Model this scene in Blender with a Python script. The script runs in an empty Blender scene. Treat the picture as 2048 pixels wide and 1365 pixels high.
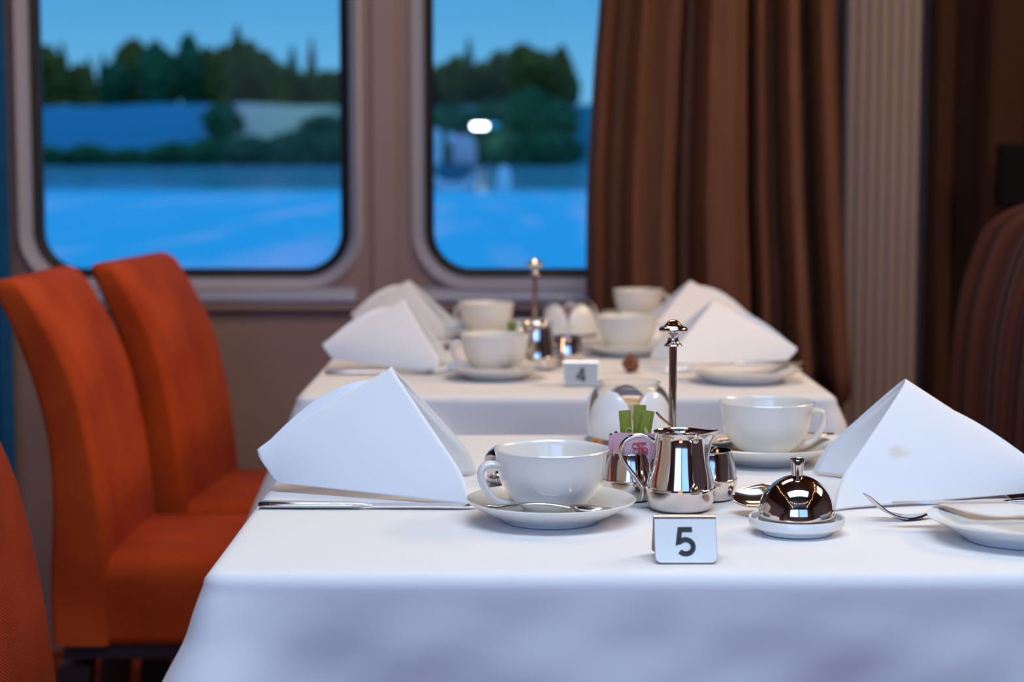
import bpy, bmesh, math, random
from mathutils import Vector, Matrix
random.seed(7)
R = math.radians
sc = bpy.context.scene
COL = sc.collection

# ------------------------------------------------------------------ camera
cam_d = bpy.data.cameras.new('camera')
cam = bpy.data.objects.new('camera', cam_d); COL.objects.link(cam)
cam.location = (0, 0, 1.055)
cam.rotation_euler = (R(90 - 5.4), 0, 0)
cam_d.sensor_width = 36.0
cam_d.lens = 36.0 * 3800 / 2048
cam_d.clip_start = 0.05; cam_d.clip_end = 5000
cam_d.dof.use_dof = True
cam_d.dof.focus_distance = 1.60
cam_d.dof.aperture_fstop = 6.0
sc.camera = cam

# ------------------------------------------------------------------ look
sc.view_settings.view_transform = 'Standard'
sc.view_settings.look = 'None'
sc.view_settings.gamma = 1.0
sc.view_settings.exposure = 0.0
sc.view_settings.use_curve_mapping = False
sc.cycles.use_denoising = True
sc.cycles.max_bounces = 8
sc.cycles.diffuse_bounces = 4
sc.cycles.glossy_bounces = 4
sc.cycles.transparent_max_bounces = 12
sc.cycles.sample_clamp_indirect = 6.0
sc.cycles.caustics_reflective = False
sc.cycles.caustics_refractive = False

# ------------------------------------------------------------------ sky at dusk
world = bpy.data.worlds.new('dusk_sky'); sc.world = world
world.use_nodes = True
nt = world.node_tree; nt.nodes.clear()
tc = nt.nodes.new('ShaderNodeTexCoord')
sx = nt.nodes.new('ShaderNodeSeparateXYZ'); nt.links.new(tc.outputs['Generated'], sx.inputs[0])
rp = nt.nodes.new('ShaderNodeValToRGB')
el = rp.color_ramp.elements
el[0].position = 0.0; el[0].color = (0.13, 0.40, 0.66, 1)
el[1].position = 1.0; el[1].color = (0.12, 0.34, 0.80, 1)
for p, c in ((0.03, (0.15, 0.47, 0.76, 1)), (0.085, (0.085, 0.36, 0.70, 1)), (0.3, (0.10, 0.38, 0.84, 1))):
    e = el.new(p); e.color = c
nt.links.new(sx.outputs['Z'], rp.inputs[0])
bgn = nt.nodes.new('ShaderNodeBackground'); bgn.inputs['Strength'].default_value = 1.0
nt.links.new(rp.outputs[0], bgn.inputs['Color'])
wo = nt.nodes.new('ShaderNodeOutputWorld'); nt.links.new(bgn.outputs[0], wo.inputs[0])

# ------------------------------------------------------------------ room daylight, ceiling panel and added warm fills
def area(name, loc, rot, sx_, sy_, power, color):
    d = bpy.data.lights.new(name, 'AREA'); d.shape = 'RECTANGLE'
    d.size = sx_; d.size_y = sy_; d.energy = power; d.color = color
    o = bpy.data.objects.new(name, d); COL.objects.link(o)
    o.location = loc; o.rotation_euler = rot
    return o
# the cool glow of the ceiling light panel above the near table, and daylight in the windows across the car
area('ceiling_panel_light', (0.25, 1.00, 2.30), (0, 0, 0), 1.5, 0.55, 26.5, (0.70, 0.84, 1.0))
area('opposite_window_light_a', (-0.75, -1.75, 1.45), (R(90), 0, 0), 1.5, 1.2, 28, (0.27, 0.46, 1.0))
area('opposite_window_light_b', (0.95, -1.75, 1.45), (R(90), 0, 0), 1.5, 1.2, 10, (0.27, 0.46, 1.0))
area('warm_fill_far', (0.0, 2.80, 2.28), (0, R(6), 0), 1.0, 0.5, 11.5, (1.0, 0.76, 0.54))  # warm fill with no fixture, added to brighten seats and far table
area('warm_fill_right', (2.0, 2.5, 2.2), (0, R(56), 0), 0.5, 1.2, 24, (1.0, 0.68, 0.42))  # added fill without a fixture, so the chair fronts catch warm light

# ------------------------------------------------------------------ materials
def new_mat(name):
    m = bpy.data.materials.new(name); m.use_nodes = True
    return m, m.node_tree, m.node_tree.nodes['Principled BSDF']
def pmat(name, col, rough=0.5, metal=0.0, spec=0.5, noise=0.0, nscale=30.0, bump=0.0, bscale=200.0, sheen=0.0, coat=0.0, stretch=None, col2=None):
    m, t, b = new_mat(name)
    b.inputs['Base Color'].default_value = (*col, 1)
    b.inputs['Roughness'].default_value = rough
    b.inputs['Metallic'].default_value = metal
    b.inputs['Specular IOR Level'].default_value = spec
    if sheen:
        b.inputs['Sheen Weight'].default_value = sheen
        b.inputs['Sheen Roughness'].default_value = 0.4
        b.inputs['Sheen Tint'].default_value = (*[min(1, c * 1.5 + .15) for c in col], 1)
    if coat:
        b.inputs['Coat Weight'].default_value = coat
        b.inputs['Coat Roughness'].default_value = 0.05
    c = t.nodes.new('ShaderNodeTexCoord')
    vec = c.outputs['Object']
    if stretch:
        mp = t.nodes.new('ShaderNodeMapping'); mp.inputs['Scale'].default_value = stretch
        t.links.new(vec, mp.inputs[0]); vec = mp.outputs[0]
    if noise or col2:
        n = t.nodes.new('ShaderNodeTexNoise'); n.inputs['Scale'].default_value = nscale; n.inputs['Detail'].default_value = 4
        t.links.new(vec, n.inputs['Vector'])
        r = t.nodes.new('ShaderNodeValToRGB')
        lo = col2 if col2 else tuple(x * (1 - noise) for x in col)
        hi = col if col2 else tuple(min(1, x * (1 + noise)) for x in col)
        r.color_ramp.elements[0].position = 0.35; r.color_ramp.elements[0].color = (*lo, 1)
        r.color_ramp.elements[1].position = 0.65; r.color_ramp.elements[1].color = (*hi, 1)
        t.links.new(n.outputs['Fac'], r.inputs[0]); t.links.new(r.outputs[0], b.inputs['Base Color'])
    if bump:
        n2 = t.nodes.new('ShaderNodeTexNoise'); n2.inputs['Scale'].default_value = bscale; n2.inputs['Detail'].default_value = 3
        t.links.new(vec, n2.inputs['Vector'])
        bp = t.nodes.new('ShaderNodeBump'); bp.inputs['Strength'].default_value = bump; bp.inputs['Distance'].default_value = 0.002
        t.links.new(n2.outputs['Fac'], bp.inputs['Height']); t.links.new(bp.outputs[0], b.inputs['Normal'])
    return m
def emit(name, col, s):
    m, t, b = new_mat(name)
    b.inputs['Base Color'].default_value = (0, 0, 0, 1)
    b.inputs['Emission Color'].default_value = (*col, 1); b.inputs['Emission Strength'].default_value = s
    return m
def clear_glass(name, tint=(0.97, 0.98, 0.98), f0=0.03, edge=0.8):
    m = bpy.data.materials.new(name); m.use_nodes = True
    t = m.node_tree; t.nodes.clear()
    o = t.nodes.new('ShaderNodeOutputMaterial'); mx = t.nodes.new('ShaderNodeMixShader')
    tr = t.nodes.new('ShaderNodeBsdfTransparent'); tr.inputs[0].default_value = (*tint, 1)
    gl = t.nodes.new('ShaderNodeBsdfGlossy'); gl.inputs['Roughness'].default_value = 0.02
    lw = t.nodes.new('ShaderNodeLayerWeight'); lw.inputs['Blend'].default_value = 0.5
    pw = t.nodes.new('ShaderNodeMath'); pw.operation = 'POWER'; pw.inputs[1].default_value = 4.0
    ma = t.nodes.new('ShaderNodeMath'); ma.operation = 'MULTIPLY_ADD'; ma.inputs[1].default_value = edge; ma.inputs[2].default_value = f0
    t.links.new(lw.outputs['Facing'], pw.inputs[0]); t.links.new(pw.outputs[0], ma.inputs[0])
    t.links.new(ma.outputs[0], mx.inputs[0]); t.links.new(tr.outputs[0], mx.inputs[1]); t.links.new(gl.outputs[0], mx.inputs[2])
    t.links.new(mx.outputs[0], o.inputs[0])
    return m

M = {}
M['cloth'] = pmat('white_linen', (0.82, 0.82, 0.84), 0.85, spec=0.2, bump=0.5, bscale=22, sheen=0.1)
M['napkin'] = pmat('white_napkin', (0.85, 0.86, 0.88), 0.9, spec=0.15, bump=0.12, bscale=60)
M['china'] = pmat('cream_china', (0.80, 0.78, 0.72), 0.16, spec=0.5, coat=0.5)
M['white_china'] = pmat('white_china', (0.86, 0.85, 0.82), 0.18, spec=0.5, coat=0.4)
M['silver'] = pmat('polished_silver', (0.70, 0.64, 0.60), 0.07, metal=1.0, noise=0.06, nscale=25)
M['steel'] = pmat('cutlery_steel', (0.66, 0.62, 0.60), 0.13, metal=1.0)
M['sign_steel'] = pmat('sign_steel', (0.62, 0.52, 0.45), 0.25, metal=1.0)
M['white_plastic'] = pmat('white_sign_face', (0.86, 0.88, 0.88), 0.3)
M['grey_plastic'] = pmat('grey_sign_face', (0.28, 0.30, 0.33), 0.3)
M['ink'] = pmat('dark_slate_ink', (0.012, 0.02, 0.028), 0.5)
M['orange'] = pmat('orange_velvet', (0.52, 0.072, 0.011), 0.8, spec=0.10, sheen=0.10, col2=(0.32, 0.036, 0.005), nscale=6, bump=0.3, bscale=420)
def woven():
    m = M['orange'].copy(); m.name = 'orange_weave'; t = m.node_tree; b = t.nodes['Principled BSDF']
    c = t.nodes.new('ShaderNodeTexCoord'); mp = t.nodes.new('ShaderNodeMapping'); mp.inputs['Rotation'].default_value = (R(28), 0, 0)
    t.links.new(c.outputs['Object'], mp.inputs[0])
    ws = []
    for ax in ('Y', 'Z'):
        w = t.nodes.new('ShaderNodeTexWave'); w.wave_type = 'BANDS'; w.bands_direction = ax; w.inputs['Scale'].default_value = 95 if ax == 'Z' else 70
        w.inputs['Distortion'].default_value = 1.2; w.inputs['Detail'].default_value = 1; w.inputs['Detail Scale'].default_value = 3
        t.links.new(mp.outputs[0], w.inputs['Vector']); ws.append(w)
    ml_ = t.nodes.new('ShaderNodeMath'); ml_.operation = 'MULTIPLY'
    t.links.new(ws[0].outputs['Fac'], ml_.inputs[0]); t.links.new(ws[1].outputs['Fac'], ml_.inputs[1])
    bp = t.nodes.new('ShaderNodeBump'); bp.inputs['Strength'].default_value = 0.9; bp.inputs['Distance'].default_value = 0.0015
    t.links.new(ml_.outputs[0], bp.inputs['Height']); t.links.new(bp.outputs[0], b.inputs['Normal'])
    src = b.inputs['Base Color'].links[0].from_socket
    mx = t.nodes.new('ShaderNodeMixRGB'); mx.blend_type = 'MULTIPLY'; mx.inputs['Color2'].default_value = (0.35, 0.30, 0.30, 1)
    iv = t.nodes.new('ShaderNodeMath'); iv.operation = 'SUBTRACT'; iv.inputs[0].default_value = 0.75; t.links.new(ml_.outputs[0], iv.inputs[1])
    iv.use_clamp = True
    t.links.new(iv.outputs[0], mx.inputs[0]); t.links.new(src, mx.inputs[1]); t.links.new(mx.outputs[0], b.inputs['Base Color'])
    return m
M['weave'] = woven()
M['black_wood'] = pmat('black_wood', (0.012, 0.010, 0.010), 0.4)
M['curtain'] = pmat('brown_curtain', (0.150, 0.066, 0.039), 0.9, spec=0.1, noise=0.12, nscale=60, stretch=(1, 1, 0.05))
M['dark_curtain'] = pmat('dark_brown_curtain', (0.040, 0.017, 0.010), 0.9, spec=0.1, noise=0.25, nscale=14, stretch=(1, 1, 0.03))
M['blue_curtain'] = pmat('dark_blue_curtain', (0.012, 0.10, 0.22), 0.9, spec=0.1, noise=0.1)
M['wall'] = pmat('beige_wall_panel', (0.29, 0.19, 0.155), 0.55, noise=0.05, nscale=4)
M['trim'] = pmat('taupe_trim', (0.30, 0.20, 0.165), 0.45)
M['surround'] = pmat('grey_window_moulding', (0.46, 0.41, 0.42), 0.4)
M['sill'] = pmat('sky_tinted_sill', (0.38, 0.41, 0.54), 0.22)  # blue reflection from the window is mixed into the sill's grey
M['gasket'] = pmat('black_rubber', (0.006, 0.006, 0.007), 0.6)
M['ribbed'] = pmat('cream_ribbed_panel', (0.28, 0.21, 0.175), 0.6)
M['ceiling'] = pmat('dark_wood_ceiling', (0.10, 0.045, 0.022), 0.4, noise=0.2, nscale=10, stretch=(1, 8, 1))
M['carpet'] = pmat('rust_carpet', (0.45, 0.10, 0.03), 0.95, spec=0.05, col2=(0.18, 0.035, 0.018), nscale=9)
M['glass'] = clear_glass('window_glass', (0.97, 0.985, 1.0), 0.0015, 0.3)
M['jar_glass'] = clear_glass('jar_glass', (0.97, 0.98, 0.98), 0.025, 0.75)
M['amber'] = pmat('amber_wax', (0.62, 0.30, 0.09), 0.35, col2=(0.75, 0.52, 0.30), nscale=60)
M['brown_bits'] = pmat('brown_lump', (0.20, 0.07, 0.03), 0.6, noise=0.4, nscale=150)
M['orange_bits'] = pmat('orange_brown_lump', (0.42, 0.13, 0.03), 0.6, noise=0.4, nscale=150)
M['green_paper'] = pmat('green_paper', (0.235, 0.27, 0.012), 0.5, noise=0.15, nscale=90)
M['green_print'] = pmat('pale_green_print', (0.50, 0.66, 0.30), 0.5)
M['pink_paper'] = pmat('pink_paper', (0.74, 0.42, 0.50), 0.5, noise=0.05)
M['pink_pale'] = pmat('pale_pink_paper', (0.82, 0.56, 0.62), 0.5)
M['red_ink'] = pmat('red_ink', (0.70, 0.06, 0.045), 0.5)
M['foliage'] = pmat('dark_foliage', (0.045, 0.130, 0.055), 0.95, spec=0.05, noise=0.5, nscale=0.4)
M['olive'] = pmat('olive_foliage', (0.16, 0.115, 0.022), 0.95, spec=0.05, noise=0.5, nscale=0.4)
M['bark'] = pmat('bark', (0.03, 0.02, 0.015), 0.9)
M['lamp_white'] = emit('cool_white_lamp', (0.9, 0.97, 1.0), 14)
M['lamp_blue'] = emit('blue_lamp', (0.02, 0.40, 1.0), 1.2)
M['bulb'] = emit('warm_bulb', (1.0, 0.62, 0.30), 45)
M['boat_white'] = pmat('boat_white', (0.95, 0.92, 0.95), 0.5)
M['boat_pink'] = pmat('boat_pink', (0.98, 0.62, 0.66), 0.5)
M['boat_teal'] = pmat('boat_teal', (0.01, 0.16, 0.24), 0.4)
M['wall_black'] = pmat('black_panel', (0.004, 0.004, 0.004), 0.7, spec=0.1)

# striped upholstery: stripes run up the back, across the chair's local Y
def striped():
    m, t, b = new_mat('striped_upholstery')
    c = t.nodes.new('ShaderNodeTexCoord')
    mp = t.nodes.new('ShaderNodeMapping'); mp.inputs['Scale'].default_value = (0.0, 13.0, 0.0)
    t.links.new(c.outputs['Object'], mp.inputs[0])
    n = t.nodes.new('ShaderNodeTexNoise'); n.inputs['Scale'].default_value = 3.0; n.inputs['Detail'].default_value = 3
    t.links.new(mp.outputs[0], n.inputs['Vector'])
    r = t.nodes.new('ShaderNodeValToRGB'); e = r.color_ramp.elements
    e[0].position = 0.28; e[0].color = (0.007, 0.005, 0.007, 1)
    e[1].position = 0.76; e[1].color = (0.116, 0.088, 0.090, 1)
    for p, cc in ((0.38, (0.041, 0.010, 0.008, 1)), (0.44, (0.009, 0.007, 0.009, 1)), (0.50, (0.116, 0.027, 0.015, 1)), (0.54, (0.102, 0.071, 0.071, 1)), (0.58, (0.012, 0.009, 0.011, 1)), (0.65, (0.088, 0.063, 0.067, 1)), (0.70, (0.027, 0.007, 0.006, 1))):
        q = e.new(p); q.color = cc
    t.links.new(n.outputs['Fac'], r.inputs[0]); t.links.new(r.outputs[0], b.inputs['Base Color'])
    b.inputs['Roughness'].default_value = 0.85; b.inputs['Specular IOR Level'].default_value = 0.15
    return m
M['striped'] = striped()

# linen with one small yellow stain (local coordinates of the napkin)
def stained(loc):
    m = M['napkin'].copy(); m.name = 'stained_napkin'
    t = m.node_tree; b = t.nodes['Principled BSDF']
    c = t.nodes.new('ShaderNodeTexCoord')
    d = t.nodes.new('ShaderNodeVectorMath'); d.operation = 'SUBTRACT'; d.inputs[1].default_value = loc
    s = t.nodes.new('ShaderNodeVectorMath'); s.operation = 'MULTIPLY'; s.inputs[1].default_value = (1.0, 0.4, 1.9)
    l = t.nodes.new('ShaderNodeVectorMath'); l.operation = 'LENGTH'
    n = t.nodes.new('ShaderNodeTexNoise'); n.inputs['Scale'].default_value = 140
    a = t.nodes.new('ShaderNodeMath'); a.operation = 'MULTIPLY_ADD'; a.inputs[1].default_value = 0.010
    r = t.nodes.new('ShaderNodeValToRGB')
    r.color_ramp.elements[0].position = 0.010; r.color_ramp.elements[0].color = (0.76, 0.71, 0.56, 1)
    r.color_ramp.elements[1].position = 0.018; r.color_ramp.elements[1].color = (0.85, 0.86, 0.88, 1)
    t.links.new(c.outputs['Object'], d.inputs[0]); t.links.new(d.outputs[0], s.inputs[0]); t.links.new(s.outputs[0], l.inputs[0])
    t.links.new(c.outputs['Object'], n.inputs['Vector'])
    t.links.new(n.outputs['Fac'], a.inputs[0]); t.links.new(l.outputs['Value'], a.inputs[2])
    t.links.new(a.outputs[0], r.inputs[0]); t.links.new(r.outputs[0], b.inputs['Base Color'])
    return m

# ------------------------------------------------------------------ mesh helpers
class MB:
    def __init__(s): s.v = []; s.f = []
    def add(s, vs, fs):
        o = len(s.v); s.v += [tuple(p) for p in vs]; s.f += [tuple(i + o for i in f) for f in fs]; return s
    def box(s, x0, x1, y0, y1, z0, z1):
        return s.add([(x0, y0, z0), (x1, y0, z0), (x1, y1, z0), (x0, y1, z0), (x0, y0, z1), (x1, y0, z1), (x1, y1, z1), (x0, y1, z1)],
                     [(3, 2, 1, 0), (4, 5, 6, 7), (0, 1, 5, 4), (1, 2, 6, 5), (2, 3, 7, 6), (3, 0, 4, 7)])
    def loft(s, rings, cap0=True, cap1=True, closed=True):
        n = len(rings[0]); vs = [p for r in rings for p in r]; fs = []
        for k in range(len(rings) - 1):
            for i in range(n if closed else n - 1):
                j = (i + 1) % n
                fs.append((k * n + i, k * n + j, (k + 1) * n + j, (k + 1) * n + i))
        if cap0: fs.append(tuple(range(n - 1, -1, -1)))
        if cap1: fs.append(tuple((len(rings) - 1) * n + i for i in range(n)))
        return s.add(vs, fs)
    def lathe(s, prof, n=48, cx=0, cy=0, z=0):
        vs = []; fs = []; idx = []
        for (r, h) in prof:
            if r < 1e-6:
                idx.append([len(vs)] * n); vs.append((cx, cy, z + h))
            else:
                idx.append([len(vs) + i for i in range(n)])
                vs += [(cx + r * math.cos(2 * math.pi * i / n), cy + r * math.sin(2 * math.pi * i / n), z + h) for i in range(n)]
        for k in range(len(prof) - 1):
            for i in range(n):
                j = (i + 1) % n
                q = [idx[k][i], idx[k][j], idx[k + 1][j], idx[k + 1][i]]
                q2 = [a for m_, a in enumerate(q) if a not in q[:m_]]
                if len(q2) >= 3: fs.append(tuple(q2))
        return s.add(vs, fs)
    def tube(s, pts, rad, n=12, flat=1.0, cap=True):
        pts = [Vector(p) for p in pts]; rings = []
        up = None
        for i, p in enumerate(pts):
            d = (pts[min(i + 1, len(pts) - 1)] - pts[max(i - 1, 0)]).normalized()
            if up is None:
                up = Vector((0, 0, 1)) if abs(d.z) < 0.9 else Vector((0, 1, 0))
            a = d.cross(up).normalized(); up = a.cross(d).normalized()
            r = rad[i] if isinstance(rad, (list, tuple)) else rad
            rings.append([p + a * (r * math.cos(2 * math.pi * k / n)) + up * (r * flat * math.sin(2 * math.pi * k / n)) for k in range(n)])
        return s.loft(rings, cap, cap)
    def grid(s, nu, nv, fn):
        vs = [fn(i / (nu - 1), j / (nv - 1)) for i in range(nu) for j in range(nv)]
        fs = [(i * nv + j, (i + 1) * nv + j, (i + 1) * nv + j + 1, i * nv + j + 1) for i in range(nu - 1) for j in range(nv - 1)]
        return s.add(vs, fs)
    def map(s, fn): s.v = [tuple(fn(Vector(p))) for p in s.v]; return s
    def build(s, name, mat, parent=None, smooth=True, solid=0.0, subd=0, loc=None, bevel=0.0, offset=0.0):
        me = bpy.data.meshes.new(name)
        me.from_pydata(s.v, [], s.f)
        bm = bmesh.new(); bm.from_mesh(me)
        bmesh.ops.recalc_face_normals(bm, faces=bm.faces); bm.to_mesh(me); bm.free()
        me.materials.append(mat)
        if smooth:
            me.polygons.foreach_set('use_smooth', [True] * len(me.polygons))
            me.set_sharp_from_angle(angle=R(40))
        o = bpy.data.objects.new(name, me); COL.objects.link(o)
        if parent: o.parent = parent
        if loc: o.location = loc
        if solid:
            m = o.modifiers.new('thickness', 'SOLIDIFY'); m.thickness = solid; m.offset = offset
        if bevel:
            m = o.modifiers.new('bevel', 'BEVEL'); m.width = bevel; m.segments = 3
        if subd:
            m = o.modifiers.new('smooth', 'SUBSURF'); m.levels = subd; m.render_levels = subd
        return o
def cr(pts, n):
    """Catmull-Rom through pts, n samples per span."""
    P = [Vector(p) for p in pts]; P = [P[0] * 2 - P[1]] + P + [P[-1] * 2 - P[-2]]; out = []
    for i in range(1, len(P) - 2):
        for k in range(n):
            t = k / n
            out.append(0.5 * ((2 * P[i]) + (P[i + 1] - P[i - 1]) * t + (2 * P[i - 1] - 5 * P[i] + 4 * P[i + 1] - P[i + 2]) * t * t + (3 * P[i] - P[i - 1] - 3 * P[i + 1] + P[i + 2]) * t ** 3))
    out.append(P[-2]); return out
def crp(prof, n=4):
    return [(max(0, p.x), p.y) for p in cr([(a, b, 0) for a, b in prof], n)]
def tag(o, label=None, cat=None, group=None, kind=None):
    if label: o['label'] = label
    if cat: o['category'] = cat
    if group: o['group'] = group
    if kind: o['kind'] = kind
    return o
def thing(name, label, cat, loc=(0, 0, 0), rotz=0.0, group=None, rot=None):
    o = bpy.data.objects.new(name, None); COL.objects.link(o); o.empty_display_size = 0.05
    o.location = loc; o.rotation_euler = rot if rot else (0, 0, rotz)
    return tag(o, label, cat, group)
def dup(root, loc, rotz=None, label=None, group=None, rot=None, scale=None):
    r = root.copy(); COL.objects.link(r); r.location = loc
    if rotz is not None: r.rotation_euler = (0, 0, rotz)
    if rot: r.rotation_euler = rot
    if scale: r.scale = scale
    if label: r['label'] = label
    if group: r['group'] = group
    for ch in [c for c in bpy.data.objects if c.parent == root]:
        c = ch.copy(); COL.objects.link(c); c.parent = r
        for g in [q for q in bpy.data.objects if q.parent == ch]:
            d = g.copy(); COL.objects.link(d); d.parent = c
    return r
def struct(o): o['kind'] = 'structure'; return o
def lerp(a, b, t): return a + (b - a) * t
def interp(tab, x):
    if x <= tab[0][0]: return tab[0][1]
    for (a, b), (c, d) in zip(tab, tab[1:]):
        if x <= c:
            t = (x - a) / (c - a); t = t * t * (3 - 2 * t) * 0.5 + t * 0.5
            return b + (d - b) * t
    return tab[-1][1]
def dense(tab):
    return [(p.x, p.y) for p in cr([(a, b, 0) for a, b in tab], 6)]
def rrect(x0, x1, z0, z1, r, n=10):
    out = []
    for cx, cz, a0 in ((x1 - r, z1 - r, 0), (x0 + r, z1 - r, 90), (x0 + r, z0 + r, 180), (x1 - r, z0 + r, 270)):
        for k in range(n + 1):
            a = R(a0 + 90 * k / n); out.append((cx + r * math.cos(a), cz + r * math.sin(a)))
    return out

# ================================================================== the dining car
YW = 4.05
XL, XR, YF, ZC = -3.0, 3.0, -1.9, 2.35
struct(MB().box(XL, XR, YF, YW, -0.06, 0).build('floor', M['carpet'], smooth=False))
struct(MB().box(XL, XR, YF, YW, ZC, ZC + 0.06).build('ceiling', M['ceiling'], smooth=False))
struct(MB().box(XL - 0.06, XL, YF, YW, 0, ZC).build('wall_left', M['wall'], smooth=False))
struct(MB().box(XR, XR + 0.06, YF, YW, 0, ZC).build('wall_right', M['wall'], smooth=False))
# the wall behind the camera, built round its two window openings
fr = MB()
for x0, x1, z0, z1 in ((XL, XR, 0, 0.83), (XL, XR, 2.07, ZC), (XL, -1.52, 0.83, 2.07), (0.02, 0.18, 0.83, 2.07), (1.72, XR, 0.83, 2.07)):
    fr.box(x0, x1, YF, YF + 0.08, z0, z1)
struct(fr.build('wall_front', M['wall'], smooth=False))

WIN = [(-1.0092, -0.3616), (-0.1718, 0.4760)]
WZ0, WZ1, WR = 0.8216, 1.78, 0.085
wb = MB()
def hole_panel(mb, x0, x1, z0, z1, loop, y0, y1):
    cx, cz = (x0 + x1) / 2, (z0 + z1) / 2
    outer = []
    for (px, pz) in loop:
        dx, dz = px - cx, pz - cz
        t = min(((x1 - x0) / 2) / abs(dx) if abs(dx) > 1e-9 else 1e9, ((z1 - z0) / 2) / abs(dz) if abs(dz) > 1e-9 else 1e9)
        outer.append((cx + dx * t, cz + dz * t))
    # snap nearest outer points onto the corners
    for X in (x0, x1):
        for Z in (z0, z1):
            k = min(range(len(outer)), key=lambda i: (outer[i][0] - X) ** 2 + (outer[i][1] - Z) ** 2); outer[k] = (X, Z)
    rings = [[(a, y0, b) for a, b in outer], [(a, y0, b) for a, b in loop], [(a, y1, b) for a, b in loop], [(a, y1, b) for a, b in outer]]
    mb.loft(rings, False, False)
e = 0.040
for k, (a, b) in enumerate(WIN):
    xa, xb = (-1.20, -0.2667) if k == 0 else (-0.2667, 0.66)
    hole_panel(wb, xa, xb, 0.70, 2.0, rrect(a - e, b + e, WZ0 - e, WZ1 + e, WR + e), YW, YW + 0.10)
wb.box(XL, -1.20, YW, YW + 0.10, 0, ZC); wb.box(0.66, XR, YW, YW + 0.10, 0, ZC)
wb.box(-1.20, 0.66, YW, YW + 0.10, 0, 0.70); wb.box(-1.20, 0.66, YW, YW + 0.10, 2.0, ZC)
struct(wb.build('wall_back', M['wall'], smooth=False))
for k, (a, b) in enumerate(WIN):
    w = bpy.data.objects.new('window_%d' % (k + 1), None); COL.objects.link(w); w.location = ((a + b) / 2, YW, WZ0); struct(w)
    cx = (a + b) / 2
    def L(off, y): return [(p - cx, y, q - WZ0) for p, q in rrect(a - off, b + off, WZ0 - off, WZ1 + off, WR + off)]
    s = MB(); s.loft([L(0.042, 0.012), L(0.044, -0.010), L(0.036, -0.016), L(0.028, -0.010), L(0.014, 0.018), L(0.012, 0.040)], False, False)
    s.build('window_frame', M['surround'], w)
    g = MB(); g.loft([L(0.015, 0.036), L(0.014, 0.017), L(0.003, 0.020), L(-0.005, 0.030), L(-0.004, 0.050)], False, False)
    g.build('rubber_gasket', M['gasket'], w)
    lp = L(0.002, 0.046)
    p = MB(); p.add(lp + [(x, y + 0.006, z) for x, y, z in lp], [tuple(range(len(lp))), tuple(range(2 * len(lp) - 1, len(lp) - 1, -1))])
    p.build('glass_pane', M['glass'], w, smooth=False)
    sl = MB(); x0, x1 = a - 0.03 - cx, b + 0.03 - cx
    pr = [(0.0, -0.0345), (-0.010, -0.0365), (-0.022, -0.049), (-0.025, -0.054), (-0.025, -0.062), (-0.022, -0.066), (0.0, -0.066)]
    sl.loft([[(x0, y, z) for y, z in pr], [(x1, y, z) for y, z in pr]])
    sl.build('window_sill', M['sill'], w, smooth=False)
# rail below the windows, strips on the post, skirting
ml = MB(); prf = [(YW, 0.732), (YW - 0.016, 0.735), (YW - 0.022, 0.742), (YW - 0.022, 0.752), (YW - 0.016, 0.7545), (YW, 0.7545)]
ml.loft([[(-2.9, y, z) for y, z in prf], [(0.68, y, z) for y, z in prf]])
struct(ml.build('trim_1', M['trim'], smooth=False))
struct(MB().box(-0.297, -0.243, YW - 0.010, YW, 0.76, 2.3).build('trim_2', M['trim'], smooth=False, bevel=0.004))
struct(MB().box(-2.9, 2.9, YW - 0.015, YW, 0, 0.09).build('baseboard_back', M['trim'], smooth=False))
# ribbed pillar
rb = MB(); pts = []
x0, x1, nr = 0.688, 0.845, 7
for i in range(nr * 8 + 1):
    u = i / (nr * 8); pts.append((lerp(x0, x1, u), 3.955 - 0.007 * abs(math.sin(math.pi * nr * u)) ** 0.6))
loop = [(x0, YW)] + [(x0, 3.96)] + pts + [(x1, 3.96), (x1, YW)]
rb.loft([[(x, y, 0.09) for x, y in loop], [(x, y, ZC) for x, y in loop]])
struct(rb.build('trim_3', M['ribbed']))

# ------------------------------------------------------------------ curtains
def curtain(name, label, mat, y, z0, z1, left, right, folds, amp, nu=220, nv=26, hem_wave=0.0):
    """left/right: tables z -> x; folds: (u, depth 0..1) ridge and valley stations"""
    base = (interp(left, z0) + interp(right, z0)) / 2
    def fn(u, v):
        z = lerp(z0, z1, v); xa, xb = interp(left, z), interp(right, z)
        uu = u + 0.012 * math.sin(7 * u + 3 * v)
        d = interp(folds, min(1, max(0, uu)))
        return (lerp(xa, xb, u) - base, y - amp * d * (1.05 - 0.25 * v) + 0.006 * math.sin(23 * u + 2.2 * v), z + hem_wave * math.sin(19 * u) * (1 - v))
    o = MB().grid(nu, nv, fn).build(name, mat, solid=0.003, loc=(base, 0, 0))
    return tag(o, label, 'curtain')
curtain('window_curtain', 'brown folded curtain hanging over the right half of the window, behind the far table', M['curtain'], 3.935, 0.575, 2.28,
        [(0.575, 0.150), (0.97, 0.152), (1.2, 0.163), (1.40, 0.178), (2.3, 0.19)], [(0.575, 0.695), (0.75, 0.683), (1.0, 0.668), (1.4, 0.652), (2.3, 0.64)],
        [(0, .5), (.045, .95), (.10, .45), (.14, .35), (.19, .8), (.25, .55), (.30, .75), (.335, .65), (.370, .02), (.405, 0), (.45, .9), (.54, 1), (.60, .8), (.63, .1), (.66, .75), (.69, .6), (.715, 0), (.755, 0), (.79, .85), (.83, .85), (.86, .02), (.895, .05), (.93, .9), (.97, .8), (1, .35)], 0.16, hem_wave=0.006)
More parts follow.
